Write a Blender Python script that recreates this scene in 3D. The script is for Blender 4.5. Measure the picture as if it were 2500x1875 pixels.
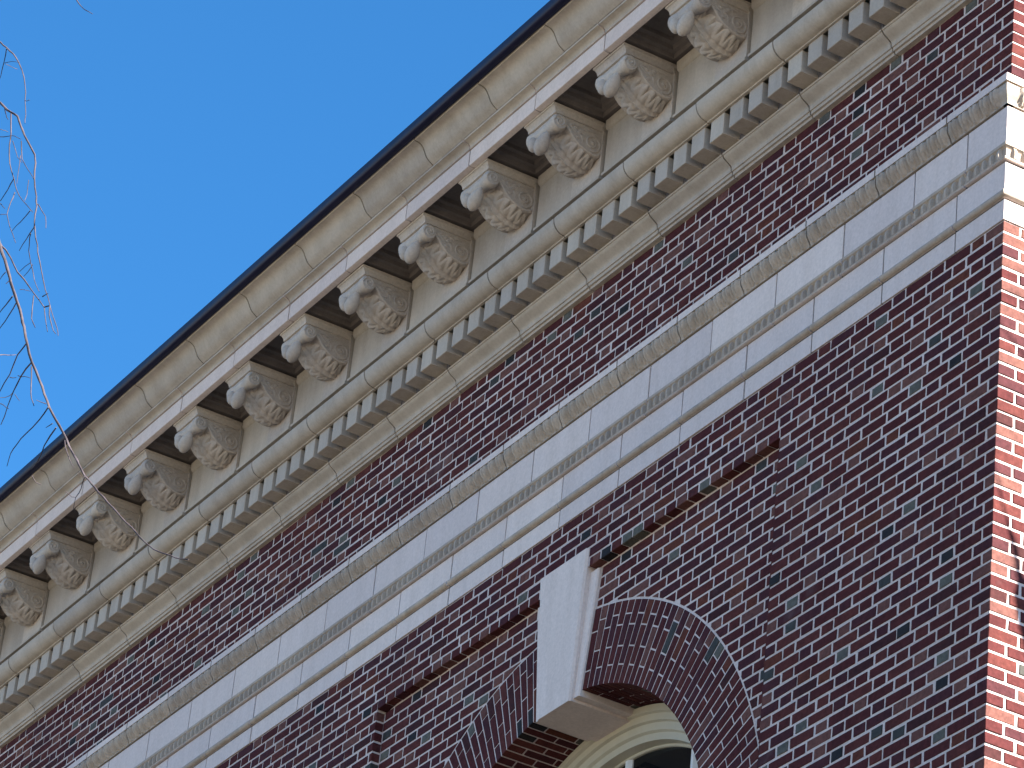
import bpy, bmesh, math, random
from mathutils import Vector, Matrix
random.seed(7)
S = bpy.context.scene
for o in list(bpy.data.objects): bpy.data.objects.remove(o)
R = math.radians
Z0 = 12.5            # height of the string course's lower edge above the ground

# ------------------------------------------------------------------ camera
CAM_P = Vector((13.3503, -9.7887, -10.8978 + Z0))
YAW, PITCH, ROLL, FPX = -1.0775, 0.5330, 0.1075, 9833.67
fw = Vector((math.sin(YAW)*math.cos(PITCH), math.cos(YAW)*math.cos(PITCH), math.sin(PITCH)))
rt = Vector((math.cos(YAW), -math.sin(YAW), 0)); up = rt.cross(fw)
r2 = math.cos(ROLL)*rt + math.sin(ROLL)*up; u2 = -math.sin(ROLL)*rt + math.cos(ROLL)*up
cd = bpy.data.cameras.new('camera'); cam = bpy.data.objects.new('camera', cd); S.collection.objects.link(cam)
cam.matrix_world = Matrix(((r2.x, u2.x, -fw.x, CAM_P.x), (r2.y, u2.y, -fw.y, CAM_P.y), (r2.z, u2.z, -fw.z, CAM_P.z), (0, 0, 0, 1)))
cd.sensor_fit = 'HORIZONTAL'; cd.sensor_width = 36; cd.lens = 36*FPX/2500; cd.clip_start = 0.1; cd.clip_end = 3000
S.camera = cam

# ------------------------------------------------------------------ sky, sun, exposure
SUN = Vector((0.76, 0.42, 0.49)).normalized()
w = bpy.data.worlds.new('World'); S.world = w; w.use_nodes = True
nt = w.node_tree; nt.nodes.clear()
sky = nt.nodes.new('ShaderNodeTexSky'); sky.sky_type = 'NISHITA'; sky.sun_disc = False
sky.sun_elevation = math.asin(SUN.z); sky.sun_rotation = math.atan2(SUN.x, SUN.y)
sky.altitude = 0; sky.air_density = 1.0; sky.dust_density = 0.0; sky.ozone_density = 10.0
bg = nt.nodes.new('ShaderNodeBackground'); bg.inputs[1].default_value = 0.05
wo = nt.nodes.new('ShaderNodeOutputWorld')
hs = nt.nodes.new('ShaderNodeHueSaturation'); hs.inputs['Saturation'].default_value = 1.08; hs.inputs['Hue'].default_value = 0.492
nt.links.new(sky.outputs[0], hs.inputs['Color']); nt.links.new(hs.outputs[0], bg.inputs[0]); nt.links.new(bg.outputs[0], wo.inputs[0])
sl = bpy.data.lights.new('sun', 'SUN'); sl.energy = 5.0; sl.angle = R(0.5); sl.color = (1.0, 0.92, 0.80)
so = bpy.data.objects.new('sun', sl); S.collection.objects.link(so)
so.rotation_euler = (-SUN).to_track_quat('-Z', 'Y').to_euler(); so.location = (10, 10, 30)
S.view_settings.view_transform = 'Standard'; S.view_settings.look = 'None'
S.view_settings.exposure = 2.48; S.view_settings.gamma = 1
S.view_settings.use_curve_mapping = False
S.render.engine = 'CYCLES'; S.render.resolution_x = 1024; S.render.resolution_y = 768

# ------------------------------------------------------------------ materials
def nodes(name, rough=0.85, spec=0.3):
    m = bpy.data.materials.new(name); m.use_nodes = True
    t = m.node_tree; b = t.nodes['Principled BSDF']
    b.inputs['Roughness'].default_value = rough; b.inputs['Specular IOR Level'].default_value = spec
    return m, t, b
def N(t, kind, **kw):
    n = t.nodes.new(kind)
    for k, v in kw.items(): setattr(n, k, v)
    return n
def noise(t, scale, detail=4, rough=0.6, vec=None):
    n = N(t, 'ShaderNodeTexNoise'); n.inputs['Scale'].default_value = scale
    n.inputs['Detail'].default_value = detail; n.inputs['Roughness'].default_value = rough
    if vec is not None: t.links.new(vec, n.inputs['Vector'])
    return n.outputs['Fac']
def ramp(t, fac, stops):
    n = N(t, 'ShaderNodeValToRGB'); e = n.color_ramp.elements
    while len(e) < len(stops): e.new(0.5)
    for i, (p, c) in enumerate(stops):
        e[i].position = p; e[i].color = (*c, 1) if len(c) == 3 else c
    t.links.new(fac, n.inputs[0]); return n.outputs[0]
def mix(t, fac, a, b, mode='MIX'):
    n = N(t, 'ShaderNodeMix', data_type='RGBA', blend_type=mode)
    for sock, v in ((n.inputs[0], fac), (n.inputs[6], a), (n.inputs[7], b)):
        if isinstance(v, (int, float)): sock.default_value = v
        elif isinstance(v, tuple): sock.default_value = (*v, 1)
        else: t.links.new(v, sock)
    return n.outputs[2]
def objpos(t):
    return N(t, 'ShaderNodeNewGeometry').outputs['Position']
def bump(t, b, h, s, d=0.01):
    n = N(t, 'ShaderNodeBump'); n.inputs['Strength'].default_value = s; n.inputs['Distance'].default_value = d
    t.links.new(h, n.inputs['Height']); t.links.new(n.outputs[0], b.inputs['Normal'])

def stone_mat(name, base, dirt, amount, grain=0.06):
    m, t, b = nodes(name, 0.8, 0.25); p = objpos(t)
    st = N(t, 'ShaderNodeMapping'); st.inputs['Scale'].default_value = (5.0, 5.0, 0.8); t.links.new(p, st.inputs[0])
    big = ramp(t, noise(t, 1.6, 5, 0.65, st.outputs[0]), [(0.40, (0, 0, 0)), (0.72, (1, 1, 1))])
    c1 = mix(t, big, base, dirt)
    c0 = mix(t, 1 - amount, c1, base)
    fine = ramp(t, noise(t, 55, 3, 0.7, p), [(0.25, (1 - grain*2.2,)*3), (0.75, (1 + grain*0.8,)*3)])
    c2 = mix(t, 1.0, c0, fine, 'MULTIPLY')
    oi = N(t, 'ShaderNodeObjectInfo')
    per = ramp(t, oi.outputs['Random'], [(0, (0.88, 0.88, 0.90)), (1, (1.05, 1.04, 1.02))])
    t.links.new(mix(t, 1.0, c2, per, 'MULTIPLY'), b.inputs['Base Color'])
    bump(t, b, noise(t, 140, 4, 0.7, p), 0.25, 0.004)
    return m
M = {}
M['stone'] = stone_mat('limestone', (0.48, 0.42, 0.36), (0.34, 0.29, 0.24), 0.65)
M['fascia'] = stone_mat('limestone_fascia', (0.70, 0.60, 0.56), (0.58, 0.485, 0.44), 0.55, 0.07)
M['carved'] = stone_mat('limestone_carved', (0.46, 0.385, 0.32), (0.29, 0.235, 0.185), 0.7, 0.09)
M['bracket'] = stone_mat('limestone_bracket', (0.52, 0.455, 0.40), (0.40, 0.345, 0.295), 0.55, 0.09)
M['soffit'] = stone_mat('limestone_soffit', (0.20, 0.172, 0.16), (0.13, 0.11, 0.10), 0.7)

def mortar_mat():
    m, t, b = nodes('mortar', 0.95, 0.1); p = objpos(t)
    a = ramp(t, noise(t, 0.9, 4, 0.6, p), [(0.35, (0.52, 0.43, 0.405)), (0.62, (0.66, 0.565, 0.54))])
    f = ramp(t, noise(t, 70, 3, 0.7, p), [(0.3, (0.78,)*3), (0.7, (1.06,)*3)])
    t.links.new(mix(t, 1.0, a, f, 'MULTIPLY'), b.inputs['Base Color'])
    bump(t, b, noise(t, 160, 3, 0.7, p), 0.5, 0.004); return m
M['mortar'] = mortar_mat()
def brick_mat(name, col, rough, var=0.3):
    m, t, b = nodes(name, rough, 0.08 if rough > 0.6 else 0.15); p = objpos(t)
    oi = N(t, 'ShaderNodeObjectInfo')
    n = ramp(t, noise(t, 38, 4, 0.7, p), [(0.3, tuple(c*(1-var) for c in col)), (0.72, tuple(min(1, c*(1+var)) for c in col))])
    big = ramp(t, noise(t, 5.0, 3, 0.6, p), [(0.3, (0.82, 0.80, 0.84)), (0.7, (1.14, 1.12, 1.06))])
    c = mix(t, 1.0, n, big, 'MULTIPLY')
    # pale efflorescence bloom in patches
    ef = ramp(t, noise(t, 1.3, 5, 0.75, p), [(0.60, (0, 0, 0)), (0.80, (0.16, 0.16, 0.16))])
    c = mix(t, ef, c, (0.42, 0.41, 0.42))
    t.links.new(c, b.inputs['Base Color'])
    bump(t, b, noise(t, 110, 4, 0.75, p), 0.35, 0.004); return m
BR = [brick_mat('brick_red', (0.088, 0.026, 0.024), 0.85),
      brick_mat('brick_deep_red', (0.070, 0.019, 0.020), 0.85),
      brick_mat('brick_purple', (0.060, 0.019, 0.023), 0.8),
      brick_mat('brick_dark', (0.050, 0.017, 0.018), 0.8),
      brick_mat('brick_orange', (0.105, 0.034, 0.024), 0.88),
      brick_mat('brick_pink_brown', (0.130, 0.058, 0.050), 0.85),
      brick_mat('brick_glazed_black', (0.024, 0.022, 0.023), 0.7),
      brick_mat('brick_glazed_blue', (0.046, 0.045, 0.042), 0.65),
      brick_mat('brick_grey', (0.100, 0.096, 0.082), 0.7)]
def brick_choice(header):
    r = random.random()
    if header:
        return 8 if r < 0.05 else 7 if r < 0.07 else 6 if r < 0.10 else 5 if r < 0.34 else 4 if r < 0.36 else random.choice((0, 1, 2, 1, 0, 2))
    return 7 if r < 0.006 else 5 if r < 0.05 else 4 if r < 0.07 else 3 if r < 0.13 else random.choice((0, 1, 1, 2, 1, 1, 2))

def plain(name, col, rough, spec=0.3, n=0.12, sc=8):
    m, t, b = nodes(name, rough, spec); p = objpos(t)
    t.links.new(ramp(t, noise(t, sc, 4, 0.6, p), [(0.3, tuple(c*(1-n) for c in col)), (0.7, tuple(c*(1+n) for c in col))]), b.inputs['Base Color'])
    return m
M['paint'] = plain('cream_paint', (0.50, 0.46, 0.36), 0.45, 0.4, 0.06)
M['gutter'] = plain('navy_gutter_paint', (0.010, 0.010, 0.032), 0.5, 0.25, 0.2)
M['white'] = plain('white_paint', (0.72, 0.72, 0.72), 0.4, 0.4, 0.05)
M['roof'] = plain('roof_slate', (0.09, 0.09, 0.10), 0.7)
M['dark'] = plain('dark_room', (0.010, 0.011, 0.013), 0.9)
M['joint'] = plain('dark_joint_shade', (0.075, 0.068, 0.062), 0.95, 0.1)
M['gap'] = plain('gap_shade', (0.022, 0.02, 0.018), 0.95, 0.05)
M['bark'] = plain('twig_bark', (0.062, 0.052, 0.060), 0.8, 0.1, 0.4, 30)
M['trunk'] = plain('trunk_bark', (0.20, 0.16, 0.13), 0.9, 0.2, 0.4, 12)
g, t, b = nodes('window_glass', 0.04, 0.12)
b.inputs['Base Color'].default_value = (0.006, 0.008, 0.010, 1); M['glass'] = g
def ground_mat(name, lo, hi, sc):
    m, t, b = nodes(name, 0.95, 0.1); p = objpos(t)
    c = ramp(t, noise(t, sc, 6, 0.7, p), [(0.3, lo), (0.7, hi)])
    f = ramp(t, noise(t, 25, 3, 0.7, p), [(0.3, (0.75,)*3), (0.7, (1.15,)*3)])
    t.links.new(mix(t, 1.0, c, f, 'MULTIPLY'), b.inputs['Base Color']); return m
M['ground'] = ground_mat('high_bounce_ground', (0.31, 0.275, 0.21), (0.41, 0.365, 0.285), 0.35)
M['low_bounce_ground'] = ground_mat('low_bounce_ground', (0.032, 0.032, 0.031), (0.046, 0.046, 0.044), 0.8)

# ------------------------------------------------------------------ mesh helpers
def mesh(name, verts, faces, smooth=None, mats=(), midx=None):
    me = bpy.data.meshes.new(name); me.from_pydata(verts, [], faces)
    for m in mats: me.materials.append(m)
    if midx is not None: me.polygons.foreach_set('material_index', midx)
    if smooth is not None:
        me.polygons.foreach_set('use_smooth', [True]*len(me.polygons)); me.set_sharp_from_angle(angle=R(smooth))
    me.update(); return me
def fix(me):
    bm = bmesh.new(); bm.from_mesh(me); bmesh.ops.recalc_face_normals(bm, faces=bm.faces); bm.to_mesh(me); bm.free(); return me
def link(name, me, parent=None, loc=(0, 0, 0), rot=None):
    o = bpy.data.objects.new(name, me); S.collection.objects.link(o)
    if parent: o.parent = parent
    o.location = loc
    if rot: o.rotation_euler = rot
    return o
def tag(o, label, cat, group=None, kind=None):
    if label: o['label'] = label
    if cat: o['category'] = cat
    if group: o['group'] = group
    if kind: o['kind'] = kind
    return o
class MB:
    def __init__(s): s.v = []; s.f = []; s.m = []
    def add(s, v, f, mi=0):
        k = len(s.v); s.v += [tuple(p) for p in v]; s.f += [tuple(i + k for i in q) for q in f]; s.m += [mi]*len(f)
    def box(s, x0, x1, y0, y1, z0, z1, mi=0):
        s.add([(x0,y0,z0),(x1,y0,z0),(x1,y1,z0),(x0,y1,z0),(x0,y0,z1),(x1,y0,z1),(x1,y1,z1),(x0,y1,z1)],
              [(0,3,2,1),(4,5,6,7),(0,1,5,4),(1,2,6,5),(2,3,7,6),(3,0,4,7)], mi)
    def loft(s, loops, caps=True, mi=0):
        n = len(loops[0]); v = [p for l in loops for p in l]; f = []
        for i in range(len(loops)-1):
            for j in range(n):
                f.append((i*n+j, i*n+(j+1) % n, (i+1)*n+(j+1) % n, (i+1)*n+j))
        if caps: f += [tuple(range(n))[::-1], tuple((len(loops)-1)*n+j for j in range(n))]
        s.add(v, f, mi)
    def build(s, name, mats, parent=None, smooth=None, loc=(0, 0, Z0), recalc=True):
        if not isinstance(mats, (list, tuple)): mats = [mats]
        me = mesh(name, s.v, s.f, None, mats, s.m)
        if recalc: fix(me)
        if smooth:
            me.polygons.foreach_set('use_smooth', [True]*len(me.polygons)); me.set_sharp_from_angle(angle=R(smooth))
        return link(name, me, parent, loc)
def station(kind, a, prof):
    if kind == 'f': return [(a, -d, z) for d, z in prof]
    if kind == 'c': return [(d, -d, z) for d, z in prof]
    return [(d, a, z) for d, z in prof]
def tube(mb, pts, rad, n=6, mi=0, cap=True):
    pts = [Vector(p) for p in pts]; loops = []; prev = None
    for i, p in enumerate(pts):
        a = pts[max(i-1, 0)]; c = pts[min(i+1, len(pts)-1)]; tdir = (c-a)
        if tdir.length < 1e-9: tdir = Vector((0, 0, 1))
        tdir.normalize()
        s = prev if prev is not None else (Vector((0, 0, 1)) if abs(tdir.z) < 0.9 else Vector((1, 0, 0)))
        s = (s - tdir*s.dot(tdir)).normalized(); prev = s; q = tdir.cross(s)
        rr = rad[i] if isinstance(rad, (list, tuple)) else rad
        loops.append([tuple(p + rr*(math.cos(2*math.pi*k/n)*s + math.sin(2*math.pi*k/n)*q)) for k in range(n)])
    mb.loft(loops, cap, mi)
def px_size(p):      # how large one metre shows in the photograph at point p
    d = Vector(p) + Vector((0, 0, Z0)) - CAM_P; return FPX/d.length
def in_view(p):
    d = Vector(p) + Vector((0, 0, Z0)) - CAM_P; zz = d.dot(fw)
    u = 1250 + FPX*d.dot(r2)/zz; v = 937.5 - FPX*d.dot(u2)/zz
    return -40 < u < 2540 and -40 < v < 1915

# ------------------------------------------------------------------ ground
gm = MB(); gm.add([(-600,-600,0),(600,-600,0),(600,600,0),(-600,600,0)], [(0,1,2,3)])
tag(gm.build('ground', M['ground'], loc=(0,0,0)), None, None, kind='structure')  # unseen ground, coloured pale to bounce sunlight onto the facade

rd = MB(); rd.add([(-90, -26, 0.004), (26, -26, 0.004), (26, 90, 0.004), (-90, 90, 0.004)], [(0, 1, 2, 3)])
tag(rd.build('added_dark_ground', M['low_bounce_ground'], loc=(0, 0, 0)), None, None, kind='structure')  # unseen dark sheet, added to cut bounce light on the undersides

# ------------------------------------------------------------------ the building
XL = -14.0; YR = 5.0           # modelled extent of front and of the return wall
BLD = bpy.data.objects.new('brick_building', None); S.collection.objects.link(BLD)
tag(BLD, 'dark red brick building with pale stone cornice, stone bands and arched window', 'building')
H, JB, JH = 0.0675, 0.0155, 0.017     # course height, bed joint, head joint
PER, HD = 0.327, 0.111               # Flemish bond: period, header pitch
AX, AZ, RO, RI, YREC = -4.0, -2.767, 2.127, 1.652, 0.05
RX0, RX1, RZ = -6.11, -1.885, -6*H   # recessed panel round the window

# mortar body of the wall (solid, a few mm behind the brick faces)
wb = MB(); dm = 0.0045
base_z = -4.05
wb.box(XL, RX0-dm, dm, 0.6, base_z, -0.002)
wb.box(RX1+dm, -dm, dm, 0.6, base_z, -0.002)
wb.box(RX0-dm, RX1+dm, dm, 0.6, RZ+0.0135, -0.002)
wb.box(-0.6, -dm, 0.6, YR, base_z, -0.002)
# recessed plate round the arch
ro = RO+0.012; K = 60; arc = [(AX+ro*math.cos(math.pi*k/K), AZ+ro*math.sin(math.pi*k/K)) for k in range(K+1)]
def rim(x, z):
    ang = math.atan2(z-AZ, x-AX); c, s_ = math.cos(ang), math.sin(ang); ts = []
    if c > 1e-6: ts.append((RX1+dm-AX)/c)
    if c < -1e-6: ts.append((RX0-dm-AX)/c)
    if s_ > 1e-6: ts.append((RZ+0.0135-AZ)/s_)
    tt = min(ts); return (AX+tt*c, AZ+tt*s_)
yp = YREC+dm
for k in range(K):
    a, b_ = arc[k], arc[k+1]; c, d = rim(*b_), rim(*a)
    wb.add([(a[0],yp,a[1]),(b_[0],yp,b_[1]),(c[0],yp,c[1]),(d[0],yp,d[1])], [(0,1,2,3)])
wb.box(RX0-dm, AX-RI-0.006, yp, 0.6, base_z, AZ); wb.box(AX+RI+0.006, RX1+dm, yp, 0.6, base_z, AZ)
WALL = wb.build('wall', M['mortar'], BLD, recalc=True)
fb = MB(); SBK, SBX = 0.020, 0.008     # frieze wall, set back a little
fb.box(XL, -SBX-dm, SBK+dm, 0.6, 0.80, 1.58); fb.box(-0.6, -SBX-dm, 0.6, YR, 0.80, 1.58)
FRZ = fb.build('frieze_wall', M['mortar'], BLD)

# plain brick work below what is laid brick by brick, and hidden upper core
def far_brick():
    m, t, b = nodes('far_brickwork', 0.88, 0.2)
    p = objpos(t); s = N(t, 'ShaderNodeSeparateXYZ'); t.links.new(p, s.inputs[0])
    a = N(t, 'ShaderNodeMath', operation='ADD'); t.links.new(s.outputs[0], a.inputs[0]); t.links.new(s.outputs[1], a.inputs[1])
    c = N(t, 'ShaderNodeCombineXYZ'); t.links.new(a.outputs[0], c.inputs[0]); t.links.new(s.outputs[2], c.inputs[1])
    br = N(t, 'ShaderNodeTexBrick'); t.links.new(c.outputs[0], br.inputs[0])
    br.inputs['Color1'].default_value = (0.12, 0.036, 0.034, 1); br.inputs['Color2'].default_value = (0.07, 0.026, 0.032, 1)
    br.inputs['Mortar'].default_value = (0.52, 0.5, 0.49, 1); br.inputs['Scale'].default_value = 1
    br.inputs['Mortar Size'].default_value = 0.0075; br.inputs['Brick Width'].default_value = 0.215; br.inputs['Row Height'].default_value = H
    t.links.new(br.outputs[0], b.inputs['Base Color']); return m
lb = MB(); lb.box(XL, 0, 0, 0.6, -Z0, base_z); lb.box(-0.6, 0, 0.6, YR, -Z0, base_z)
lb.build('base_wall', far_brick(), BLD)
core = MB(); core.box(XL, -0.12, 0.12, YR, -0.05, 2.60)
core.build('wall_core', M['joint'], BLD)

# ---- bricks
class Laid:
    """collects bricks: (poly in xz, plane origin y, material index, header?)"""
    def __init__(s): s.items = []
BRV = {}
def brick_mesh(lw, lh, depth, var):
    key = (round(lw, 4), round(lh, 4), round(depth, 3), var)
    if key in BRV: return BRV[key]
    rnd = random.Random(hash(key) % 99991)
    j = lambda s: rnd.uniform(-s, s)
    c = 0.0028; w2, h2 = lw/2, lh/2
    o = [(-w2+j(.002), 0.002, -h2+j(.0019)), (w2+j(.002), 0.002, -h2+j(.0019)), (w2+j(.002), 0.002, h2+j(.0019)), (-w2+j(.002), 0.002, h2+j(.0019))]
    f = [(x*(1-c/w2), j(.0005), z*(1-c/h2)) for x, _, z in o]
    bk = [(x, depth, z) for x, _, z in o]
    v = f+o+bk; fc = [(0,1,2,3)]
    for a in range(4):
        b_ = (a+1) % 4; fc += [(a, a+4, b_+4, b_), (a+4, a+8, b_+8, b_+4)]
    me = fix(mesh('brick', v, fc)); me.materials.append(BR[0]); BRV[key] = me
    return me
def poly_brick(poly, depth):
    """brick from a convex polygon in (x,z), front at y=0"""
    n = len(poly); cx = sum(p[0] for p in poly)/n; cz = sum(p[1] for p in poly)/n
    ext = max(math.hypot(p[0]-cx, p[1]-cz) for p in poly); k = max(0.6, 1-0.003/ext*1.6)
    f = [(cx+(x-cx)*k, 0, cz+(z-cz)*k) for x, z in poly]; o = [(x, .002, z) for x, z in poly]; bk = [(x, depth, z) for x, z in poly]
    fc = [tuple(range(n))]
    for a in range(n):
        b_ = (a+1) % n; fc += [(a, a+n, b_+n, b_), (a+n, a+2*n, b_+2*n, b_+n)]
    return f+o+bk, fc
def clip(poly, px, pz, nx, nz):
    out = []
    for i in range(len(poly)):
        a, b_ = poly[i], poly[(i+1) % len(poly)]
        da = (a[0]-px)*nx+(a[1]-pz)*nz; db = (b_[0]-px)*nx+(b_[1]-pz)*nz
        if da >= 0: out.append(a)
        if (da >= 0) != (db >= 0):
            tt = da/(da-db); out.append((a[0]+tt*(b_[0]-a[0]), a[1]+tt*(b_[1]-a[1])))
    return out
def area(poly):
    return abs(sum(poly[i][0]*poly[(i+1) % len(poly)][1]-poly[(i+1) % len(poly)][0]*poly[i][1] for i in range(len(poly))))/2

def course_cells(row, hc, corner, xmin):
    """cells (x1, x0, header) of one Flemish course from the corner leftwards; hc = first header centre"""
    cells = [(0.0, -corner, corner < 0.1)]
    x = -corner
    if hc + HD/2 < x - 0.03: cells.append((x, hc+HD/2, False))
    x = hc + HD/2
    while x > xmin:
        cells.append((x, x-HD, True)); x -= HD
        cells.append((x, x-(PER-HD), False)); x -= PER-HD
    return cells
front, frieze, side, recess = [], [], [], []   # entries: (kind, data...)
def emit(lst, x1, x0, zt, zb, y, header, parts_clip=None, depth=0.055):
    lst.append(dict(x0=x0+JH/2, x1=x1-JH/2, z0=zb+JB/2, z1=zt-JB/2, y=y, hd=header, depth=depth))
nrow = int(-base_z/H)
for r in range(nrow):
    zt, zb = -r*H, -(r+1)*H
    odd = r % 2 == 0
    cells = course_cells(r, -0.209 if odd else -0.359, 0.152 if odd else 0.083, XL)
    inrec = zt <= RZ+1e-6
    for (a, c, hd) in cells:
        a += random.uniform(-.003, .003) if a < 0 else JH/2; c += random.uniform(-.003, .003)
        if not in_view(((a+c)/2, 0, zt)) and not in_view((a, 0, zb)): continue
        segs = [(a, c)]
        if r == 5 and c < RX1 and a > RX0:                     # header course over the panel
            segs = [q_ for q_ in ((a, max(c, RX1)), (min(a, RX0), c)) if q_[0]-q_[1] > 0.03]
        if inrec:
            segs = []
            if a > RX1: segs.append((a, max(c, RX1)))
            if c < RX0: segs.append((min(a, RX0), c))
        if -4*H-1e-6 >= zt > RZ and c < AX+0.27 and a > AX-0.27:   # keystone top bites into these courses
            kw = 0.262
            segs = [s for s in ((a, max(c, AX+kw)), (min(a, AX-kw), c)) if s[0]-s[1] > 0.02]
        for (p, q) in segs:
            if p-q < 0.028: continue
            if inrec and abs(q-RX1) < 1e-6: q -= JH/2
            if inrec and abs(p-RX0) < 1e-6: p += JH/2
            emit(front, p, q, zt, zb, 0.0, hd and (p-q) > 0.08, depth=(0.105 if odd else 0.172)-JH/2 if p > 0 else 0.055)
    if r == 5:
        x = RX1
        while x-0.03 > RX0:
            if not (x-0.1085 < AX+0.262 and x > AX-0.262): emit(front, x, x-0.1085, zt, zb, 0.0, True, depth=0.075)
            x -= 0.1085
    if inrec:
        hc = -0.209 if odd else -0.359
        for (a, c, hd) in course_cells(r, hc+0.05, 0.1, RX0-0.2):
            if c > RX1-0.01 or a < RX0+0.01: continue
            a = min(a, RX1); c = max(c, RX0)
            poly = [(c+JH/2, zb+JB/2), (a-JH/2, zb+JB/2), (a-JH/2, zt-JB/2), (c+JH/2, zt-JB/2)]
            if a-c < 0.03: continue
            cx, cz = (a+c)/2, (zt+zb)/2
            if cz > AZ:
                # keep what lies outside the arch; cut along the local tangent
                far = max(poly, key=lambda q: math.hypot(q[0]-AX, q[1]-AZ))
                if math.hypot(far[0]-AX, far[1]-AZ) < RO+0.02: continue
                near = min(math.hypot(q[0]-AX, q[1]-AZ) for q in poly)
                if near < RO+0.014:
                    # tangent taken at the middle of the crossing
                    cand = [(AX+(RO+0.014)*math.cos(t_), AZ+(RO+0.014)*math.sin(t_)) for t_ in [i*math.pi/720 for i in range(721)]]
                    ins = [q for q in cand if poly[0][0] <= q[0] <= poly[1][0] and poly[0][1] <= q[1] <= poly[2][1]]
                    if ins:
                        mq = ins[len(ins)//2]; nx, nz = (mq[0]-AX)/(RO+.014), (mq[1]-AZ)/(RO+.014)
                        poly = clip(poly, mq[0], mq[1], nx, nz)
                    elif math.hypot(cx-AX, cz-AZ) < RO: continue
            elif abs(cx-AX) < RI+0.02: continue
            if cz > -1.3 and abs(cx-AX) < 0.5:     # keystone sides
                hw = 0.242+(cz+1.17)*0.115
                if cx > AX: poly = clip(poly, AX+hw+0.006, cz, 1, -0.115)
                else: poly = clip(poly, AX-hw-0.006, cz, -1, -0.115)
            if len(poly) < 3 or area(poly) < 0.0006: continue
            recess.append(dict(poly=poly, y=YREC, hd=hd))
for k in range(11):
    zb = 0.8775+(k-0)*H; zt = zb+H
    if zb > 1.54: break
    kk = (k-1) % 2 == 0
    for (a, c, hd) in course_cells(k, -0.3785 if kk else -0.547+0.327, 0.105 if kk else 0.165, XL):
        a += random.uniform(-.003, .003) if a < 0 else JH/2-SBX; c += random.uniform(-.003, .003)
        if a-c < 0.03: continue
        if not in_view(((a+c)/2, 0, zt)) and not in_view((a, 0, zb)): continue
        emit(frieze, a, c, zt, zb, SBK, hd, depth=(0.172 if kk else 0.105)-JH/2 if a > -SBX else 0.055)
ret = []
for r in list(range(nrow)) + ['f%d' % k for k in range(10)]:
    if isinstance(r, str):
        k = int(r[1:]); zb = 0.8775+k*H; zt = zb+H; odd = (k-1) % 2 != 0; xx = -SBX; off = SBK
    else:
        zt, zb = -r*H, -(r+1)*H; odd = r % 2 == 0; xx = 0.0; off = 0.0
    y = off; first = 0.105 if odd else 0.172; y1 = off+first
    seq = []
    hd = not odd
    y = y1
    while y < 1.2:
        L_ = HD if hd else PER-HD
        seq.append((y, y+L_)); y += L_; hd = not hd
    for i, (p, q) in enumerate(seq):
        ret.append(dict(y0=p+JH/2, y1=q-JH/2, z0=zb+JB/2, z1=zt-JB/2, x=xx+(0.0), hd=(q-p) < 0.13))

def place_bricks(items, parent, limit, stuff_name):
    for it in items:
        it['size'] = px_size(((it['x0']+it['x1'])/2, it['y'], (it['z0']+it['z1'])/2))*math.sqrt((it['x1']-it['x0'])*(it['z1']-it['z0']))
        it['seen'] = in_view(((it['x0']+it['x1'])/2, it['y'], (it['z0']+it['z1'])/2))
    order = sorted(items, key=lambda i: -i['size'] if i['seen'] else 1)
    rest = MB()
    for n, it in enumerate(order):
        w_, h_ = it['x1']-it['x0'], it['z1']-it['z0']; mi = brick_choice(it['hd'])
        if it['x1'] > -0.03 and mi > 5: mi = 5
        yy = it['y']+random.uniform(-.0012, .0012)
        wq = round(w_/0.004)*0.004
        if n < limit and it['seen']:
            me = brick_mesh(wq, h_, it['depth'], random.randrange(8))
            o = link('brick', me, parent, ((it['x0']+it['x1'])/2, yy, (it['z0']+it['z1'])/2+random.uniform(-.0013, .0013)))
            o.rotation_euler = (0, random.uniform(-.006, .006), random.uniform(-.006, .006))
            o.material_slots[0].link = 'OBJECT'; o.material_slots[0].material = BR[mi]
        else:
            me = brick_mesh(wq, h_, it['depth'], random.randrange(8))
            x, z = (it['x0']+it['x1'])/2, (it['z0']+it['z1'])/2+random.uniform(-.0013, .0013)
            rest.add([(v.co.x+x, v.co.y+yy, v.co.z+z) for v in me.vertices], [tuple(p.vertices) for p in me.polygons], mi)
    if rest.v:
        o = rest.build(stuff_name, BR, parent, loc=(0, 0, 0)); o['kind'] = 'stuff'
place_bricks(front, WALL, 300, 'brick_field')
place_bricks(frieze, FRZ, 300, 'brick_field')
# bricks of the recessed panel
for it in recess:
    poly = it['poly']; cx = sum(p[0] for p in poly)/len(poly); cz = sum(p[1] for p in poly)/len(poly)
    if not in_view((cx, 0, cz)) : continue
    v, f = poly_brick([(x-cx, z-cz) for x, z in poly], 0.05)
    me = fix(mesh('brick', v, f)); me.materials.append(BR[brick_choice(it['hd'])])
    link('brick', me, WALL, (cx, YREC+random.uniform(-.001, .001), cz))
# bricks of the sunlit return wall
rb = MB(); nside = 0
for it in ret:
    wq = round((it['y1']-it['y0'])/0.004)*0.004
    me = brick_mesh(wq, it['z1']-it['z0'], 0.055, random.randrange(3)); mi = brick_choice(it['hd']); mi = 5 if mi == 8 else mi
    yc, zc = (it['y0']+it['y1'])/2, (it['z0']+it['z1'])/2
    xx = it['x']+random.uniform(-.001, .001)
    par = FRZ if zc > 0.5 else WALL
    if it['y0'] < 0.3 and in_view((0, it['y0'], zc)):
        o = link('brick', me, par, (xx, yc, zc), (0, 0, R(90)))
        o.material_slots[0].link = 'OBJECT'; o.material_slots[0].material = BR[mi]
    else:
        rb.add([(xx-v.co.y, yc+v.co.x, zc+v.co.z) for v in me.vertices], [tuple(p.vertices) for p in me.polygons], mi)
o = rb.build('side_brick_field', BR, WALL, loc=(0, 0, 0)); o['kind'] = 'stuff'

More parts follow.
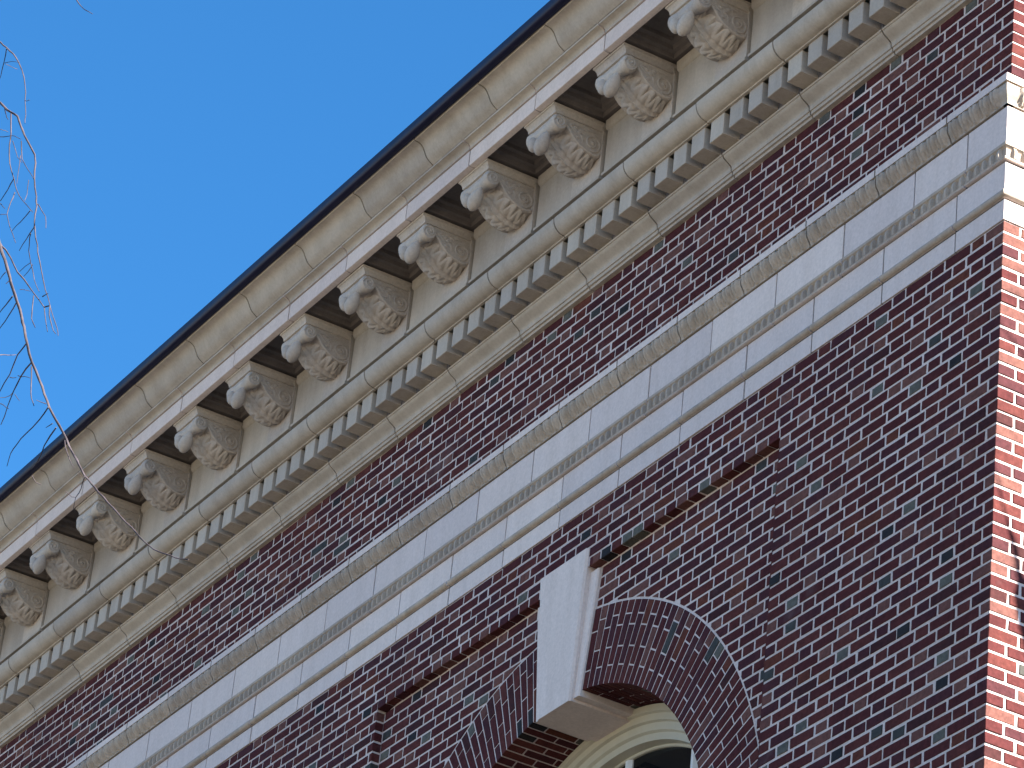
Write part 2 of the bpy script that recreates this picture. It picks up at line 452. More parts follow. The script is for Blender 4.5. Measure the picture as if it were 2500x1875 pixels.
# ---- brick arch: one radial course every 1.94 degrees, each brick its own piece
ARC = MB(); nA = 92; da = 180/nA
prof = [(RI+0.004, YREC+dm), (RO+0.012, YREC+dm), (RO+0.012, 0.55), (RI+0.004, 0.55)]
loops = []
for k in range(nA+1):
    a = math.pi*k/nA; loops.append([(AX+r*math.cos(a), y, AZ+r*math.sin(a)) for r, y in prof])
ARC.loft(loops)
ARCH = ARC.build('arch', M['mortar'], BLD)
ringcuts = [[0, 0.078, 0.262, 0.475], [0, 0.140, 0.368, 0.475]]
WM = {}
def wedge(r0, r1, y0, y1, front=True):
    key = (round(r0, 3), round(r1, 3), round(y0, 3), round(y1, 3))
    if key in WM: return WM[key]
    hj = 0.0062; a = R(da)/2
    def pt(r, s, y, inset=0): return (s*(r*math.sin(a)-hj-inset), y, r*math.cos(a))
    ch = 0.0025
    f = [pt(r0+ch, -1, y0, ch), pt(r0+ch, 1, y0, ch), pt(r1-ch, 1, y0, ch), pt(r1-ch, -1, y0, ch)]
    o = [pt(r0, -1, y0+.002), pt(r0, 1, y0+.002), pt(r1, 1, y0+.002), pt(r1, -1, y0+.002)]
    bk = [(x, y1, z) for x, y, z in o]
    v = f+o+bk; fc = [(0,1,2,3), (8,9,10,11)]
    for i in range(4):
        j = (i+1) % 4; fc += [(i, i+4, j+4, j), (i+4, i+8, j+8, j+4)]
    me = fix(mesh('brick', v, fc)); me.materials.append(BR[0]); WM[key] = me; return me
def arch_piece(me, ang, mi):
    o = link('brick', me, ARCH, (AX, random.uniform(-.001, .001), AZ), (0, math.pi/2-ang, 0))
    o.material_slots[0].link = 'OBJECT'; o.material_slots[0].material = BR[mi]
for k in range(nA):
    ang = R(da*(k+0.5)); dgr = math.degrees(ang)
    if 81.5 < dgr < 98.5: continue
    seen = any(in_view((AX+rr*math.cos(ang), YREC, AZ+rr*math.sin(ang))) for rr in (RI, (RI+RO)/2, RO))
    if not seen: continue
    cuts = ringcuts[k % 2]
    for i in range(3):
        r1 = RO-cuts[i]-(0.005 if i else 0); r0 = RO-cuts[i+1]+(0.005 if i < 2 else 0)
        first = 0.10 if k % 2 else 0.20
        mi = brick_choice((r1-r0) < 0.12)
        arch_piece(wedge(r0, r1, YREC, YREC+(first if i == 2 else 0.06)), ang, mi)
    # soffit bricks behind, running back to the window
    ys = [YREC+0.112, YREC+0.312, YREC+0.42] if k % 2 else [YREC+0.212, YREC+0.42]
    for a_, b_ in zip(ys[:-1], ys[1:]):
        arch_piece(wedge(RI, RI+0.06, a_, b_-0.011), ang, brick_choice((b_-a_) < 0.12))

# ---- keystone: wide block with a narrower projecting face, in one stone
ks = MB()
def kring(zz, hw, y): return [(AX-hw, y, zz), (AX+hw, y, zz)]
zt, zb = -4*H-0.008, -1.172
def kblock(hwt, hwb, yt, ybm, yback, z_top, z_bot, ch=0.012):
    tl, tr_, bl, br_ = (AX-hwt, yt, z_top), (AX+hwt, yt, z_top), (AX-hwb, ybm, z_bot), (AX+hwb, ybm, z_bot)
    bk = [(AX-hwt-ch, yt+ch, z_top), (AX+hwt+ch, yt+ch, z_top), (AX-hwb-ch, ybm+ch, z_bot), (AX+hwb+ch, ybm+ch, z_bot)]
    bb = [(x, yback, z) for x, y, z in bk]
    ks.add([tl, tr_, br_, bl]+[bk[0], bk[1], bk[3], bk[2]]+[bb[0], bb[1], bb[3], bb[2]],
           [(0,1,2,3),(8,9,10,11)]+[(i, (i+1) % 4, (i+1) % 4+4, i+4) for i in range(4)]+[(i+4, (i+1) % 4+4, (i+1) % 4+8, i+8) for i in range(4)])
kblock(0.243, 0.158, -0.014, 0.010, 0.44, zt, zb-0.012)
kblock(0.318, 0.218, 0.030, 0.034, 0.43, RZ-0.012, zb+0.004, 0.008)
ks.build('keystone', M['fascia'], BLD)

# ---- window in the arch
WN = MB()
wprof = [(1.645,0.385),(1.605,0.383),(1.598,0.402),(1.560,0.405),(1.553,0.424),(1.512,0.430),(1.502,0.448),(1.462,0.452),(1.455,0.520),(1.455,0.56),(1.645,0.56)]
def arc_sweep(mb, prof_, n=72):
    loops = []
    for k in range(n+1):
        a = math.pi*k/n; loops.append([(AX+r*math.cos(a), y, AZ+r*math.sin(a)) for r, y in prof_])
    loops[0:0] = [[(x, y, base_z) for x, y, z in loops[0]]]; loops.append([(x, y, base_z) for x, y, z in loops[-1]])
    mb.loft(loops)
arc_sweep(WN, wprof)
WIN = WN.build('window', M['paint'], BLD, smooth=30)
s_ = MB(); arc_sweep(s_, [(1.456, 0.512), (1.446, 0.512), (1.441, 0.518), (1.441, 0.545), (1.456, 0.545)])
s_.build('sash_frame', M['paint'], WIN, smooth=30, loc=(0, 0, 0))
mx = [AX-0.68*1.5-0.38, AX-0.68, AX, AX+0.68, AX+1.42]
for x in (AX-0.68, AX, AX+0.68):
    mu = MB(); topz = AZ+math.sqrt(1.442**2-(x-AX)**2)-0.002
    mu.loft([[(x-.036, .525, base_z), (x-.012, .508, base_z), (x+.012, .508, base_z), (x+.036, .525, base_z), (x+.036, .545, base_z), (x-.036, .545, base_z)],
             [(x-.036, .525, topz), (x-.012, .508, topz), (x+.012, .508, topz), (x+.036, .525, topz), (x+.036, .545, topz), (x-.036, .545, topz)]])
    mu.build('muntin', M['white'], WIN, loc=(0, 0, 0))
edges = [AX-1.438, AX-0.68, AX, AX+0.68, AX+1.438]
for a, b_ in zip(edges[:-1], edges[1:]):
    pm = MB(); n = 12; a += 0.02; b_ -= 0.02
    top = [(a+(b_-a)*i/n, AZ+math.sqrt(max(0, 1.442**2-(a+(b_-a)*i/n-AX)**2))) for i in range(n+1)]
    poly = [(a, base_z), (b_, base_z)]+top[::-1]
    pm.add([(x, .532, z) for x, z in poly]+[(x, .538, z) for x, z in poly],
           [tuple(range(len(poly))), tuple(range(len(poly), 2*len(poly)))[::-1]]+[(i, (i+1) % len(poly), (i+1) % len(poly)+len(poly), i+len(poly)) for i in range(len(poly))])
    pm.build('pane', M['glass'], WIN, loc=(0, 0, 0))
rm = MB(); rm.add([(AX-1.7,0.552,base_z),(AX+1.7,0.552,base_z),(AX+1.7,0.552,-1.0),(AX-1.7,0.552,-1.0),(AX-1.7,3,base_z),(AX+1.7,3,base_z),(AX+1.7,3,-1.0),(AX-1.7,3,-1.0)],
       [(4,5,6,7),(0,1,5,4),(1,2,6,5),(2,3,7,6),(3,0,4,7)])
rm.build('room', M['dark'], WIN, loc=(0, 0, 0))

# ------------------------------------------------------------------ string course
G2 = 0.0055      # half joint gap
def xs_from(first, step, xmin):
    out = []; x = first
    while x > xmin: out.append(x); x -= step
    return out
def stones(name, joints, prof_fn, mat, smooth=30, corner_ret=0.55, after=None, mat2=None, rng=()):
    """a row of stones along the front, the first one turning the corner"""
    res = []
    xs = joints
    mats = [mat, mat2] if mat2 else [mat]
    def lay(st):
        mb = MB(); mb.loft(st); n = len(st[0])
        for i in range(len(st)-1):
            for j in rng: mb.m[i*n+j] = 1
        return mb.build(name, mats, BLD, smooth)
    p = prof_fn()
    res.append((lay([station('f', xs[0]+G2, p), station('c', 0, p), station('r', corner_ret-G2, p)]), None, xs[0]))
    lay([station('r', corner_ret+G2, p), station('r', YR, p)])
    for a, b_ in zip(xs[:-1], xs[1:]):
        p2 = prof_fn(); dd = random.uniform(-.0015, .0015)
        p2 = [(d+dd if d > 0 else d, z) for d, z in p2]
        res.append((lay([station('f', b_+G2, p2), station('f', a-G2, p2)]), a, b_))
    return res
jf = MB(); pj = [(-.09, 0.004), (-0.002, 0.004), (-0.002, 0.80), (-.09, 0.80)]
jf.loft([station('f', XL, pj), station('c', 0, pj), station('r', YR, pj)]); jf.build('joint_shade_filler', M['joint'], BLD)  # dark mortar in the joints; in the moulding notches its colour paints shade
jA = xs_from(-0.393, 0.62, XL); jB = [-0.318]+xs_from(-0.764, 0.62, XL); jC = xs_from(-0.453, 0.62, XL)
def arcpts(c, z, r, a0, a1, n):
    return [(c+r*math.cos(R(a0+(a1-a0)*i/n)), z+r*math.sin(R(a0+(a1-a0)*i/n))) for i in range(n+1)]
def profA():
    return [(-.1, 0.002), (0.004, 0.002), (0.004, 0.116), (-0.012, 0.117), (-0.012, 0.127), (0.008, 0.128)] + arcpts(0.009, 0.148, 0.0195, -85, 85, 8) + [(0.007, 0.169), (-0.006, 0.170), (-0.006, 0.176), (0.004, 0.177), (0.004, 0.338), (-.1, 0.338)]
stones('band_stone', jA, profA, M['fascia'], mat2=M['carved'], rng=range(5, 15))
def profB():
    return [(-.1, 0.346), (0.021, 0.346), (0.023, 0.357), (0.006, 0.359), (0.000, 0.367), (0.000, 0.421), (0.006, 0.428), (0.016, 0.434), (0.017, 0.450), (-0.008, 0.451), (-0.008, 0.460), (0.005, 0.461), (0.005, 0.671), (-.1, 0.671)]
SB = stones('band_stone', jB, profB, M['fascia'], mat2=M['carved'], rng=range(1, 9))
# bead ornament: small tongues standing in the hollow of the moulding, ten to a stone
def tongue(mb, x, w_):
    lo = []
    for d, z in ((0.004, 0.360), (0.018, 0.367), (0.022, 0.386), (0.0205, 0.412), (0.010, 0.431)):
        lo.append((d, z))
    n = len(lo); v = []; f = []
    for sx, dd in ((-1, 0.0), (-0.55, 1.0), (0.55, 1.0), (1, 0.0)):
        v += [(x+sx*w_/2, -(-0.001+(d+0.001)*dd), z) for d, z in lo]
    for c in range(3):
        for i in range(n-1): f.append((c*n+i, c*n+i+1, (c+1)*n+i+1, (c+1)*n+i))
    mb.add(v, f)
for o, a, b_ in SB:
    mb = MB()
    hi = a if a is not None else -0.012
    n = max(1, round((hi-b_)/0.062)); st = (hi-b_)/n
    for i in range(n): tongue(mb, b_+st*(i+0.5)+random.uniform(-.001, .001), 0.026)
    if a is None:
        n0 = len(mb.v)
        for i in range(9):
            k = len(mb.v); tongue(mb, 0.045+0.062*i, 0.031)
            mb.v[k:] = [(-y, x, z) for x, y, z in mb.v[k:]]
    q = mb.build('bead_ornament', M['carved'], o, 40, loc=(0, 0, 0)); q['kind'] = 'stuff'
# leaf moulding under the frieze: cyma profile with carved leaves, seven to a stone
def cyma_c(tv):  # tv 0..1 from bottom to top -> (d,z)
    z = 0.6855+0.098*tv
    d = 0.012+0.026*(0.5-0.5*math.cos(math.pi*min(1, tv*1.02)))+0.010*math.sin(math.pi*tv)**2
    return d, z
def leaf_h(s, tv):
    s = (s % 1.0)*2-1       # -1..1 across one leaf
    wl = 0.80*math.sqrt(max(0, 1-(1-tv)**2.4))*(0.75+0.25*tv) if tv > 0 else 0
    h = 0.0
    if wl > 0.02 and abs(s) < wl:
        e = 1-(abs(s)/wl)**2; h = 0.0165*min(1, e*2.2)-0.009*math.exp(-(s/0.12)**2)
    elif abs(abs(s)-1) < 0.16 and 0.12 < tv < 0.85: h = 0.013*(1-abs(abs(s)-1)/0.16)
    return h
def leaf_stone(x1, x0, corner=False):
    """x1 > x0; grid over the moulding with carved relief, then fillet, back and ends"""
    mb = MB(); nm = max(1, round((x1-x0)/0.0886)); nx = nm*10; nv = 12
    cols = []
    for i in range(nx+1):
        col = []; s = i/10
        col += [(-.1, 0.680), (0.014, 0.680)]
        for j in range(nv+1):
            tv = j/nv; d, z = cyma_c(tv); edge = 0 if (i in (0, nx) or j in (0, nv)) else 1
            col.append((d+edge*leaf_h(s, tv), z))
        col += [(0.032, 0.7845), (0.032, 0.790), (0.046, 0.7915), (0.046, 0.835), (0.036, 0.8395), (-.1, 0.8395)]
        cols.append(col)
    return mb, nx, cols
def build_leaf(x1, x0, corner):
    mb, nx, cols = leaf_stone(x1, x0)
    st = [[(x0+(x1-x0)*i/nx, -d, z) for d, z in cols[i]] for i in range(nx+1)]
    if corner:   # cut the facade run at the mitre, then go on along the return
        st = [[(min(x, d), y, z) if False else (x, y, z) for (x, y, z), (d, zz) in zip(s, c)] for s, c in zip(st, cols)]
        base = cols[0]; st.append([(d, -d, z) for d, z in base])
        m2, n2, c2 = leaf_stone(0.55, 0.03)
        st += [[(d, 0.03+(0.52)*i/n2, z) for d, z in c2[i]] for i in range(n2+1)]
    mb.loft(st); n = len(st[0])
    for i in range(len(st)-1):
        for j in range(n-4, n-1): mb.m[i*n+j] = 1
    return mb.build('leaf_moulding', [M['carved'], M['fascia']], BLD, 35)
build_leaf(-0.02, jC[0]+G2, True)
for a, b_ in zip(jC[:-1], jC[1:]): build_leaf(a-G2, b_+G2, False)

# ------------------------------------------------------------------ cornice
SP = 0.752; G2 = 0.0055
jD = xs_from(-1.008, SP, XL); jD = [-1.008+SP] + jD
jH = xs_from(-2.965+3*SP, SP, XL); jI = xs_from(-3.328+4*SP, SP, XL)
def profD():   # bed moulding under the dentils
    return [(-.3, 1.548), (0.004, 1.548), (0.008, 1.562), (0.020, 1.5635), (0.022, 1.582), (0.030, 1.5835), (0.032, 1.602)] + \
           [(0.032+0.060*(0.5-0.5*math.cos(math.pi*i/8))*0.9+0.006*i/8, 1.604+0.056*i/8) for i in range(9)] + \
           [(0.098, 1.6615), (0.100, 1.672), (0.080, 1.676), (0.080, 1.69), (-.3, 1.69)]
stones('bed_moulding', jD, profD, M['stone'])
def profDb():  # plain band behind the dentils
    return [(-.3, 1.6915), (0.085, 1.6915), (0.085, 1.826), (-.3, 1.826)]
stones('dentil_band', jD, profDb, M['soffit'])  # darker stone here paints in the shade of the gaps between dentils
# dentils, four to a bay
dn = MB(); ch = 0.003
def dbox(x0, x1, d0, d1, z0, z1):
    dn.loft([[(x0+ch, -d1, z0+ch), (x1-ch, -d1, z0+ch), (x1-ch, -d1, z1), (x0+ch, -d1, z1)],
             [(x0, -d1+ch, z0), (x1, -d1+ch, z0), (x1, -d1+ch, z1), (x0, -d1+ch, z1)],
             [(x0, -d0, z0), (x1, -d0, z0), (x1, -d0, z1), (x0, -d0, z1)]])
dbox(-.065, .065, .07, .200, 1.6885, 1.8275)
dme = fix(mesh('dentil', dn.v, dn.f)); dme.materials.append(M['stone'])
x = -1.174+0.065+5*0.188
while x > XL:
    if x < -0.02: link('dentil', dme, BLD, (x+random.uniform(-.002, .002), random.uniform(-.002, .002), Z0))
    x -= 0.188
def profE():   # big quarter round over the dentils
    q = [(-.3, 1.872), (0.192, 1.872), (0.194, 1.829), (0.212, 1.829), (0.214, 1.836)]
    q += [(0.218+0.076*math.sin(R(90*i/10)), 1.8365+0.083*(1-math.cos(R(90*i/10)))) for i in range(11)]
    return q + [(0.294, 1.930), (0.262, 1.934), (-.3, 1.934)]
stones('ovolo_stone', jD, profE, M['stone'], 40)
# plain fascia behind the brackets; joints beside each bracket
XM = -2.824; jF = xs_from(XM+3*SP+0.008, SP, XL)
def profF():
    return [(-.3, 1.998), (0.266, 1.998), (0.268, 2.014), (0.262, 2.020), (0.252, 2.024), (0.250, 2.318), (0.262, 2.326), (0.268, 2.338), (0.270, 2.382), (-.3, 2.382)]
G2, gsave = 0.015, G2
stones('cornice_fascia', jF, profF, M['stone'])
G2 = gsave
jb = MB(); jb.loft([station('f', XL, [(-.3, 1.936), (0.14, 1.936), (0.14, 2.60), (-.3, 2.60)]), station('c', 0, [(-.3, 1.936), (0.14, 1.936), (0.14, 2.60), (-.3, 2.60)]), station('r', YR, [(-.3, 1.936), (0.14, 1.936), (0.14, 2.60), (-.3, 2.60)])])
jb.build('cornice_backing', M['gap'], BLD)  # near-black backing colour stands in for the shade inside the gaps
# soffit with stepped coffers between the brackets
ZS = 2.400
def coffer(xc):
    mb = MB(); w2 = SP/2-0.003
    ring = lambda hw, d0, d1, z: [(xc-hw, -d0, z), (xc+hw, -d0, z), (xc+hw, -d1, z), (xc-hw, -d1, z)]
    hw = (SP-0.33)/2-0.012
    R0 = ring(w2, 0.20, 0.654, ZS); rings = [R0, ring(hw, 0.286, 0.618, ZS), ring(hw-.004, .290, .614, ZS+.030), ring(hw-.030, 0.316, 0.588, ZS+.034), ring(hw-.034, .320, .584, ZS+.060),
             ring(hw-.062, .348, .556, ZS+.066), ring(hw-.066, .352, .552, ZS+.090)]
    v = [p for r_ in rings for p in r_]; f = []
    for i in range(len(rings)-1):
        for j in range(4): f.append((i*4+j, i*4+(j+1) % 4, (i+1)*4+(j+1) % 4, (i+1)*4+j))
    k = (len(rings)-1)*4; f.append((k, k+1, k+2, k+3))
    mb.add(v, f); n = len(mb.v)
    mb.add(R0+[(p[0], p[1], 2.495) for p in R0], [(0,1,5,4),(1,2,6,5),(2,3,7,6),(3,0,4,7),(4,5,6,7)])
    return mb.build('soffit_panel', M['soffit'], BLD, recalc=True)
mods = []
x = XM+2*SP
while x > XL+0.6:
    mods.append(x-0.1645); x -= SP
for xm in mods: coffer(xm+SP/2)
coffer(mods[-1]-SP/2)
cs = MB(); p = [(0.02, ZS), (0.654, ZS), (0.654, 2.495), (0.02, 2.495)]; cs.loft([station('f', mods[0]+SP+0.004, p), station('c', 0, p), station('r', YR, p)])
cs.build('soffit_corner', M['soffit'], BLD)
def profH():   # corona face and its small crowning moulding
    q = [(0.618, 2.378), (0.648, 2.378), (0.657, 2.380), (0.659, 2.386), (0.659, 2.488), (0.646, 2.489), (0.646, 2.496), (0.666, 2.497), (0.666, 2.500)]
    q += [(0.666+0.030*(1-math.cos(R(90*i/6))), 2.502+0.030*math.sin(R(90*i/6))) for i in range(7)]
    return q + [(0.700, 2.534), (0.712, 2.535), (0.713, 2.547), (0.618, 2.547)]
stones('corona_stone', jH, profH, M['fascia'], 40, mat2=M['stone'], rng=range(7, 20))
def profI():   # cyma recta crowning the cornice
    q = [(0.4, 2.550), (0.716, 2.550), (0.719, 2.552)]
    for i in range(15):
        tt = i/14
        q.append((0.719+0.128*tt, 2.553+0.112*(tt-0.165*math.sin(2*math.pi*tt)*-1 if False else tt+0.15*math.sin(2*math.pi*(tt))*(-1 if True else 1)*-1*0+0.0)))
    return q
def profI():
    # from (0.719,2.553) hollow below, bulging to (0.855,2.668)
    pts = [(0.719, 2.553), (0.735, 2.562), (0.752, 2.574), (0.765, 2.589), (0.775, 2.606), (0.785, 2.626), (0.796, 2.645), (0.809, 2.659), (0.824, 2.667), (0.842, 2.670), (0.858, 2.671)]
    return [(0.4, 2.550), (0.716, 2.550)] + pts + [(0.860, 2.676), (0.860, 2.69), (0.4, 2.69)]
stones('cyma_stone', jI, profI, M['stone'], 40)
gp = [(0.75, 2.691), (0.866, 2.691), (0.866, 2.679), (0.885, 2.676), (0.902, 2.682), (0.914, 2.696), (0.918, 2.716), (0.918, 2.742), (0.905, 2.748), (0.75, 2.748)]
gu = MB(); gu.loft([station('f', XL, gp), station('c', 0, gp), station('r', YR, gp)])
gu.build('gutter', M['gutter'], BLD, 40)
rf = MB(); rf.add([(XL, -0.85, 2.74), (0.85, -0.85, 2.74), (0.85, YR, 2.74), (XL, YR+8, 7.3), (-7.5, YR+2.5, 7.3), (-7.5, YR+8, 7.3), (0.85, YR+8, 2.74)], [(0, 1, 4, 3), (1, 2, 6, 5, 4), (3, 4, 5)])
rf.build('roof', M['roof'], BLD, recalc=False)

# ------------------------------------------------------------------ modillions (scroll brackets)
# local frame: x across (0 = middle), d outward, z as in the cornice
def P3(x, d, z): return (x, -d, z)
def rect(hw, d, z, back=0.245): return [P3(-hw, back, z), P3(hw, back, z), P3(hw, d, z), P3(-hw, d, z)]
ab = MB()
ab.loft([rect(0.1645, 0.614, 2.381), rect(0.1645, 0.614, 2.366), rect(0.160, 0.607, 2.3645), rect(0.157, 0.601, 2.358), rect(0.153, 0.594, 2.348), rect(0.152, 0.590, 2.338), rect(0.151, 0.589, 2.326), rect(0.142, 0.582, 2.3245)])
ab_me = fix(mesh('abacus', ab.v, ab.f)); ab_me.materials.append(M['bracket'])
HB = 0.140
side_pts = [(0.246, 2.326), (0.575, 2.326), (0.583, 2.300), (0.578, 2.270), (0.556, 2.250), (0.532, 2.252), (0.513, 2.270), (0.494, 2.262), (0.472, 2.240), (0.452, 2.214), (0.431, 2.194), (0.409, 2.178), (0.384, 2.165), (0.362, 2.155), (0.339, 2.148), (0.314, 2.143), (0.288, 2.142), (0.264, 2.148), (0.246, 2.16)]
bd = MB(); bd.loft([[P3(-HB, d, z) for d, z in side_pts], [P3(HB, d, z) for d, z in side_pts]])
bd.loft([rect(0.157, 0.260, 2.326), rect(0.157, 0.260, 2.000)])           # block against the wall
# relief on both cheeks: rim, big scroll at the wall, small scroll in front, leaf sprays
for s in (-1, 1):
    X = s*HB
    rim_pts = [(0.545, 2.300), (0.520, 2.284), (0.494, 2.270), (0.472, 2.248), (0.452, 2.222), (0.431, 2.202), (0.409, 2.186), (0.384, 2.173), (0.362, 2.163), (0.339, 2.156), (0.314, 2.151), (0.290, 2.150), (0.270, 2.160), (0.260, 2.178), (0.258, 2.2)]
    tube(bd, [P3(X, d, z) for d, z in rim_pts], 0.0085, 6)
    sp = []
    for i in range(30):
        a = R(-100 + i*24); rr = 0.060*(1-i/31); sp.append(P3(X+s*0.002*i/30, 0.318+rr*math.cos(a)*-1, 2.226+rr*math.sin(a)))
    tube(bd, sp, [0.0085-0.004*i/29 for i in range(30)], 6)
    for (d, z, r_) in ((0.318, 2.226, 0.013), (0.410, 2.262, 0.012), (0.438, 2.284, 0.011), (0.388, 2.288, 0.012), (0.465, 2.296, 0.009), (0.362, 2.296, 0.010), (0.42, 2.225, 0.010)):
        lv = []
        for i in range(7):
            ph = math.pi*i/6; lv.append([P3(X+s*(-0.002+r_*0.8*math.sin(ph)*0.9), d+r_*1.6*math.cos(ph)*0.9, z+0)] )
        # small dome
        n = 8; top = P3(X+s*r_*0.75, d, z); v = [top]; f = []
        for q, (rr, hh) in enumerate(((0.55, 0.62), (1.0, -0.1))):
            for k in range(n):
                a = 2*math.pi*k/n; v.append(P3(X+s*r_*hh, d+r_*1.5*rr*math.cos(a)+r_*.5*rr*math.sin(a), z+r_*rr*math.sin(a)))
        for k in range(n):
            f.append((0, 1+k, 1+(k+1) % n)); f.append((1+k, 1+n+k, 1+n+(k+1) % n, 1+(k+1) % n))
        bd.add(v, f)
    for (d0, z0, d1, z1, d2, z2) in ((0.49, 2.29, 0.455, 2.262, 0.43, 2.247), (0.45, 2.302, 0.415, 2.300, 0.395, 2.31), (0.40, 2.25, 0.385, 2.225, 0.386, 2.2), (0.375, 2.31, 0.345, 2.30, 0.30, 2.302), (0.42, 2.275, 0.4, 2.27, 0.375, 2.262)):
        tube(bd, [P3(X, d0, z0), P3(X, (d0+d1)/2, (z0+z1)/2+.002), P3(X, d1, z1), P3(X, d2, z2)], [0.004, 0.007, 0.006, 0.003], 5)
body_me = fix(mesh('modillion', bd.v, bd.f)); body_me.materials.append(M['bracket'])
body_me.polygons.foreach_set('use_smooth', [True]*len(body_me.polygons)); body_me.set_sharp_from_angle(angle=R(40))
# the scroll roll across the front
sc = MB(); loops = []; n = 16
for i in range(19):
    u = -1+2*i/18; xx = u*0.154; rr = 0.038+0.022*abs(u)**1.6+0.003*math.cos(u*9)
    if abs(u) > 0.99: rr *= 0.80
    loops.append([P3(xx, 0.552+rr*0.95*math.cos(2*math.pi*k/n), 2.272+rr*math.sin(2*math.pi*k/n)) for k in range(n)])
sc.loft(loops)
for s in (-1, 1):   # eyes of the scroll on both ends
    tube(sc, [P3(s*(0.1525+0.002*i/16), 0.552+(0.040-0.0022*i)*math.cos(R(40*i)), 2.272+(0.040-0.0022*i)*math.sin(R(40*i))) for i in range(17)], 0.006, 5)
sc_me = fix(mesh('scroll', sc.v, sc.f)); sc_me.materials.append(M['bracket'])
sc_me.polygons.foreach_set('use_smooth', [True]*len(sc_me.polygons)); sc_me.set_sharp_from_angle(angle=R(60))
# acanthus leaf under the bracket, ending in a plump curled tip
lf = MB()
path = [(0.258, 2.128), (0.30, 2.116), (0.34, 2.122), (0.385, 2.138), (0.43, 2.166), (0.47, 2.206), (0.505, 2.238), (0.53, 2.250)]
NU, NV = 60, 32
def along(u):
    k = u*(len(path)-1); i = min(int(k), len(path)-2); f_ = k-i
    a, b_ = path[i], path[i+1]; return (a[0]+(b_[0]-a[0])*f_, a[1]+(b_[1]-a[1])*f_), (b_[0]-a[0], b_[1]-a[1])
grid = []
for i in range(NU+1):
    u = i/NU; (d, z), (td, tz) = along(u); l = math.hypot(td, tz); nd, nz = tz/l, -td/l    # outward = away from the bracket
    wl = 0.136*(0.76+0.24*math.sin(math.pi*min(1, u*1.15)))*(1-0.35*max(0, u-0.72)/0.28)
    ph = (u*6.0) % 1.0
    lobes = 1.03-0.26*max(0.0, 1-abs(ph-0.02)/0.22) - 0.30*max(0.0, 1-abs(ph-0.98)/0.10)
    row = []
    for j in range(NV+1):
        s = -1+2*j/NV; x = s*wl*lobes
        h = 0.010*(1-s*s) - 0.024*abs(s)**3
        vein = abs(math.sin(math.pi*(u*6.0-abs(s)*0.9)))
        h += 0.008*(vein-0.5)*min(1, abs(s)*3)
        h += 0.010*max(0, 1-abs(s)/0.13) - 0.006*max(0, 1-abs(abs(s)-0.2)/0.1)
        row.append(P3(x, d+nd*h, z+nz*h))
    grid.append(row)
# underside grid plus a back face that sinks into the bracket
v = [p for r_ in grid for p in r_]; f = []
W_ = NV+1
for i in range(NU):
    for j in range(NV): f.append((i*W_+j, i*W_+j+1, (i+1)*W_+j+1, (i+1)*W_+j))
nb = len(v)
for i in range(NU+1):
    u = i/NU; (d, z), (td, tz) = along(u); l = math.hypot(td, tz); nd, nz = -tz/l, td/l
    v += [P3(grid[i][0][0]*0.9, d+nd*0.055, z+nz*0.055), P3(grid[i][NV][0]*0.9, d+nd*0.055, z+nz*0.055)]
for i in range(NU):
    f += [(i*W_, (i+1)*W_, nb+2*(i+1), nb+2*i), (i*W_+NV, nb+2*i+1, nb+2*i+3, (i+1)*W_+NV)]
f += [tuple(range(W_))+(nb+1, nb), tuple(NU*W_+j for j in range(W_))+(nb+2*NU+1, nb+2*NU)]
lf.add(v, f)
# curled tip
def blob(mb, c, r_, tilt, n=14, m_=10, point=0.0):
    loops = []
    for i in range(m_+1):
        ph = math.pi*i/m_; rr = max(0.02, math.sin(ph))
        loops.append([(r_[0]*rr*math.cos(2*math.pi*k/n), r_[1]*rr*math.sin(2*math.pi*k/n), -r_[2]*math.cos(ph)*(1+point*(i > m_/2)*(i-m_/2)/m_)) for k in range(n)])
    ct, st_ = math.cos(tilt), math.sin(tilt)
    loops = [[(c[0]+x*ct+z*st_, c[1]+y, c[2]-x*st_+z*ct) for x, y, z in l] for l in loops]
    mb.loft(loops)
blob(lf, P3(0.034, 0.592, 2.152), (0.047, 0.044, 0.066), R(42), point=0.7)
blob(lf, P3(-0.082, 0.584, 2.216), (0.036, 0.036, 0.052), R(-12), point=0.2)
lf_me = fix(mesh('leaf', lf.v, lf.f)); lf_me.materials.append(M['bracket'])
lf_me.polygons.foreach_set('use_smooth', [True]*len(lf_me.polygons)); lf_me.set_sharp_from_angle(angle=R(50))
for xm in mods:
    o = link('modillion', body_me, BLD, (xm+random.uniform(-.003, .003), random.uniform(-.003, .003), Z0))
    link('abacus', ab_me, o); link('scroll', sc_me, o); link('leaf', lf_me, o)

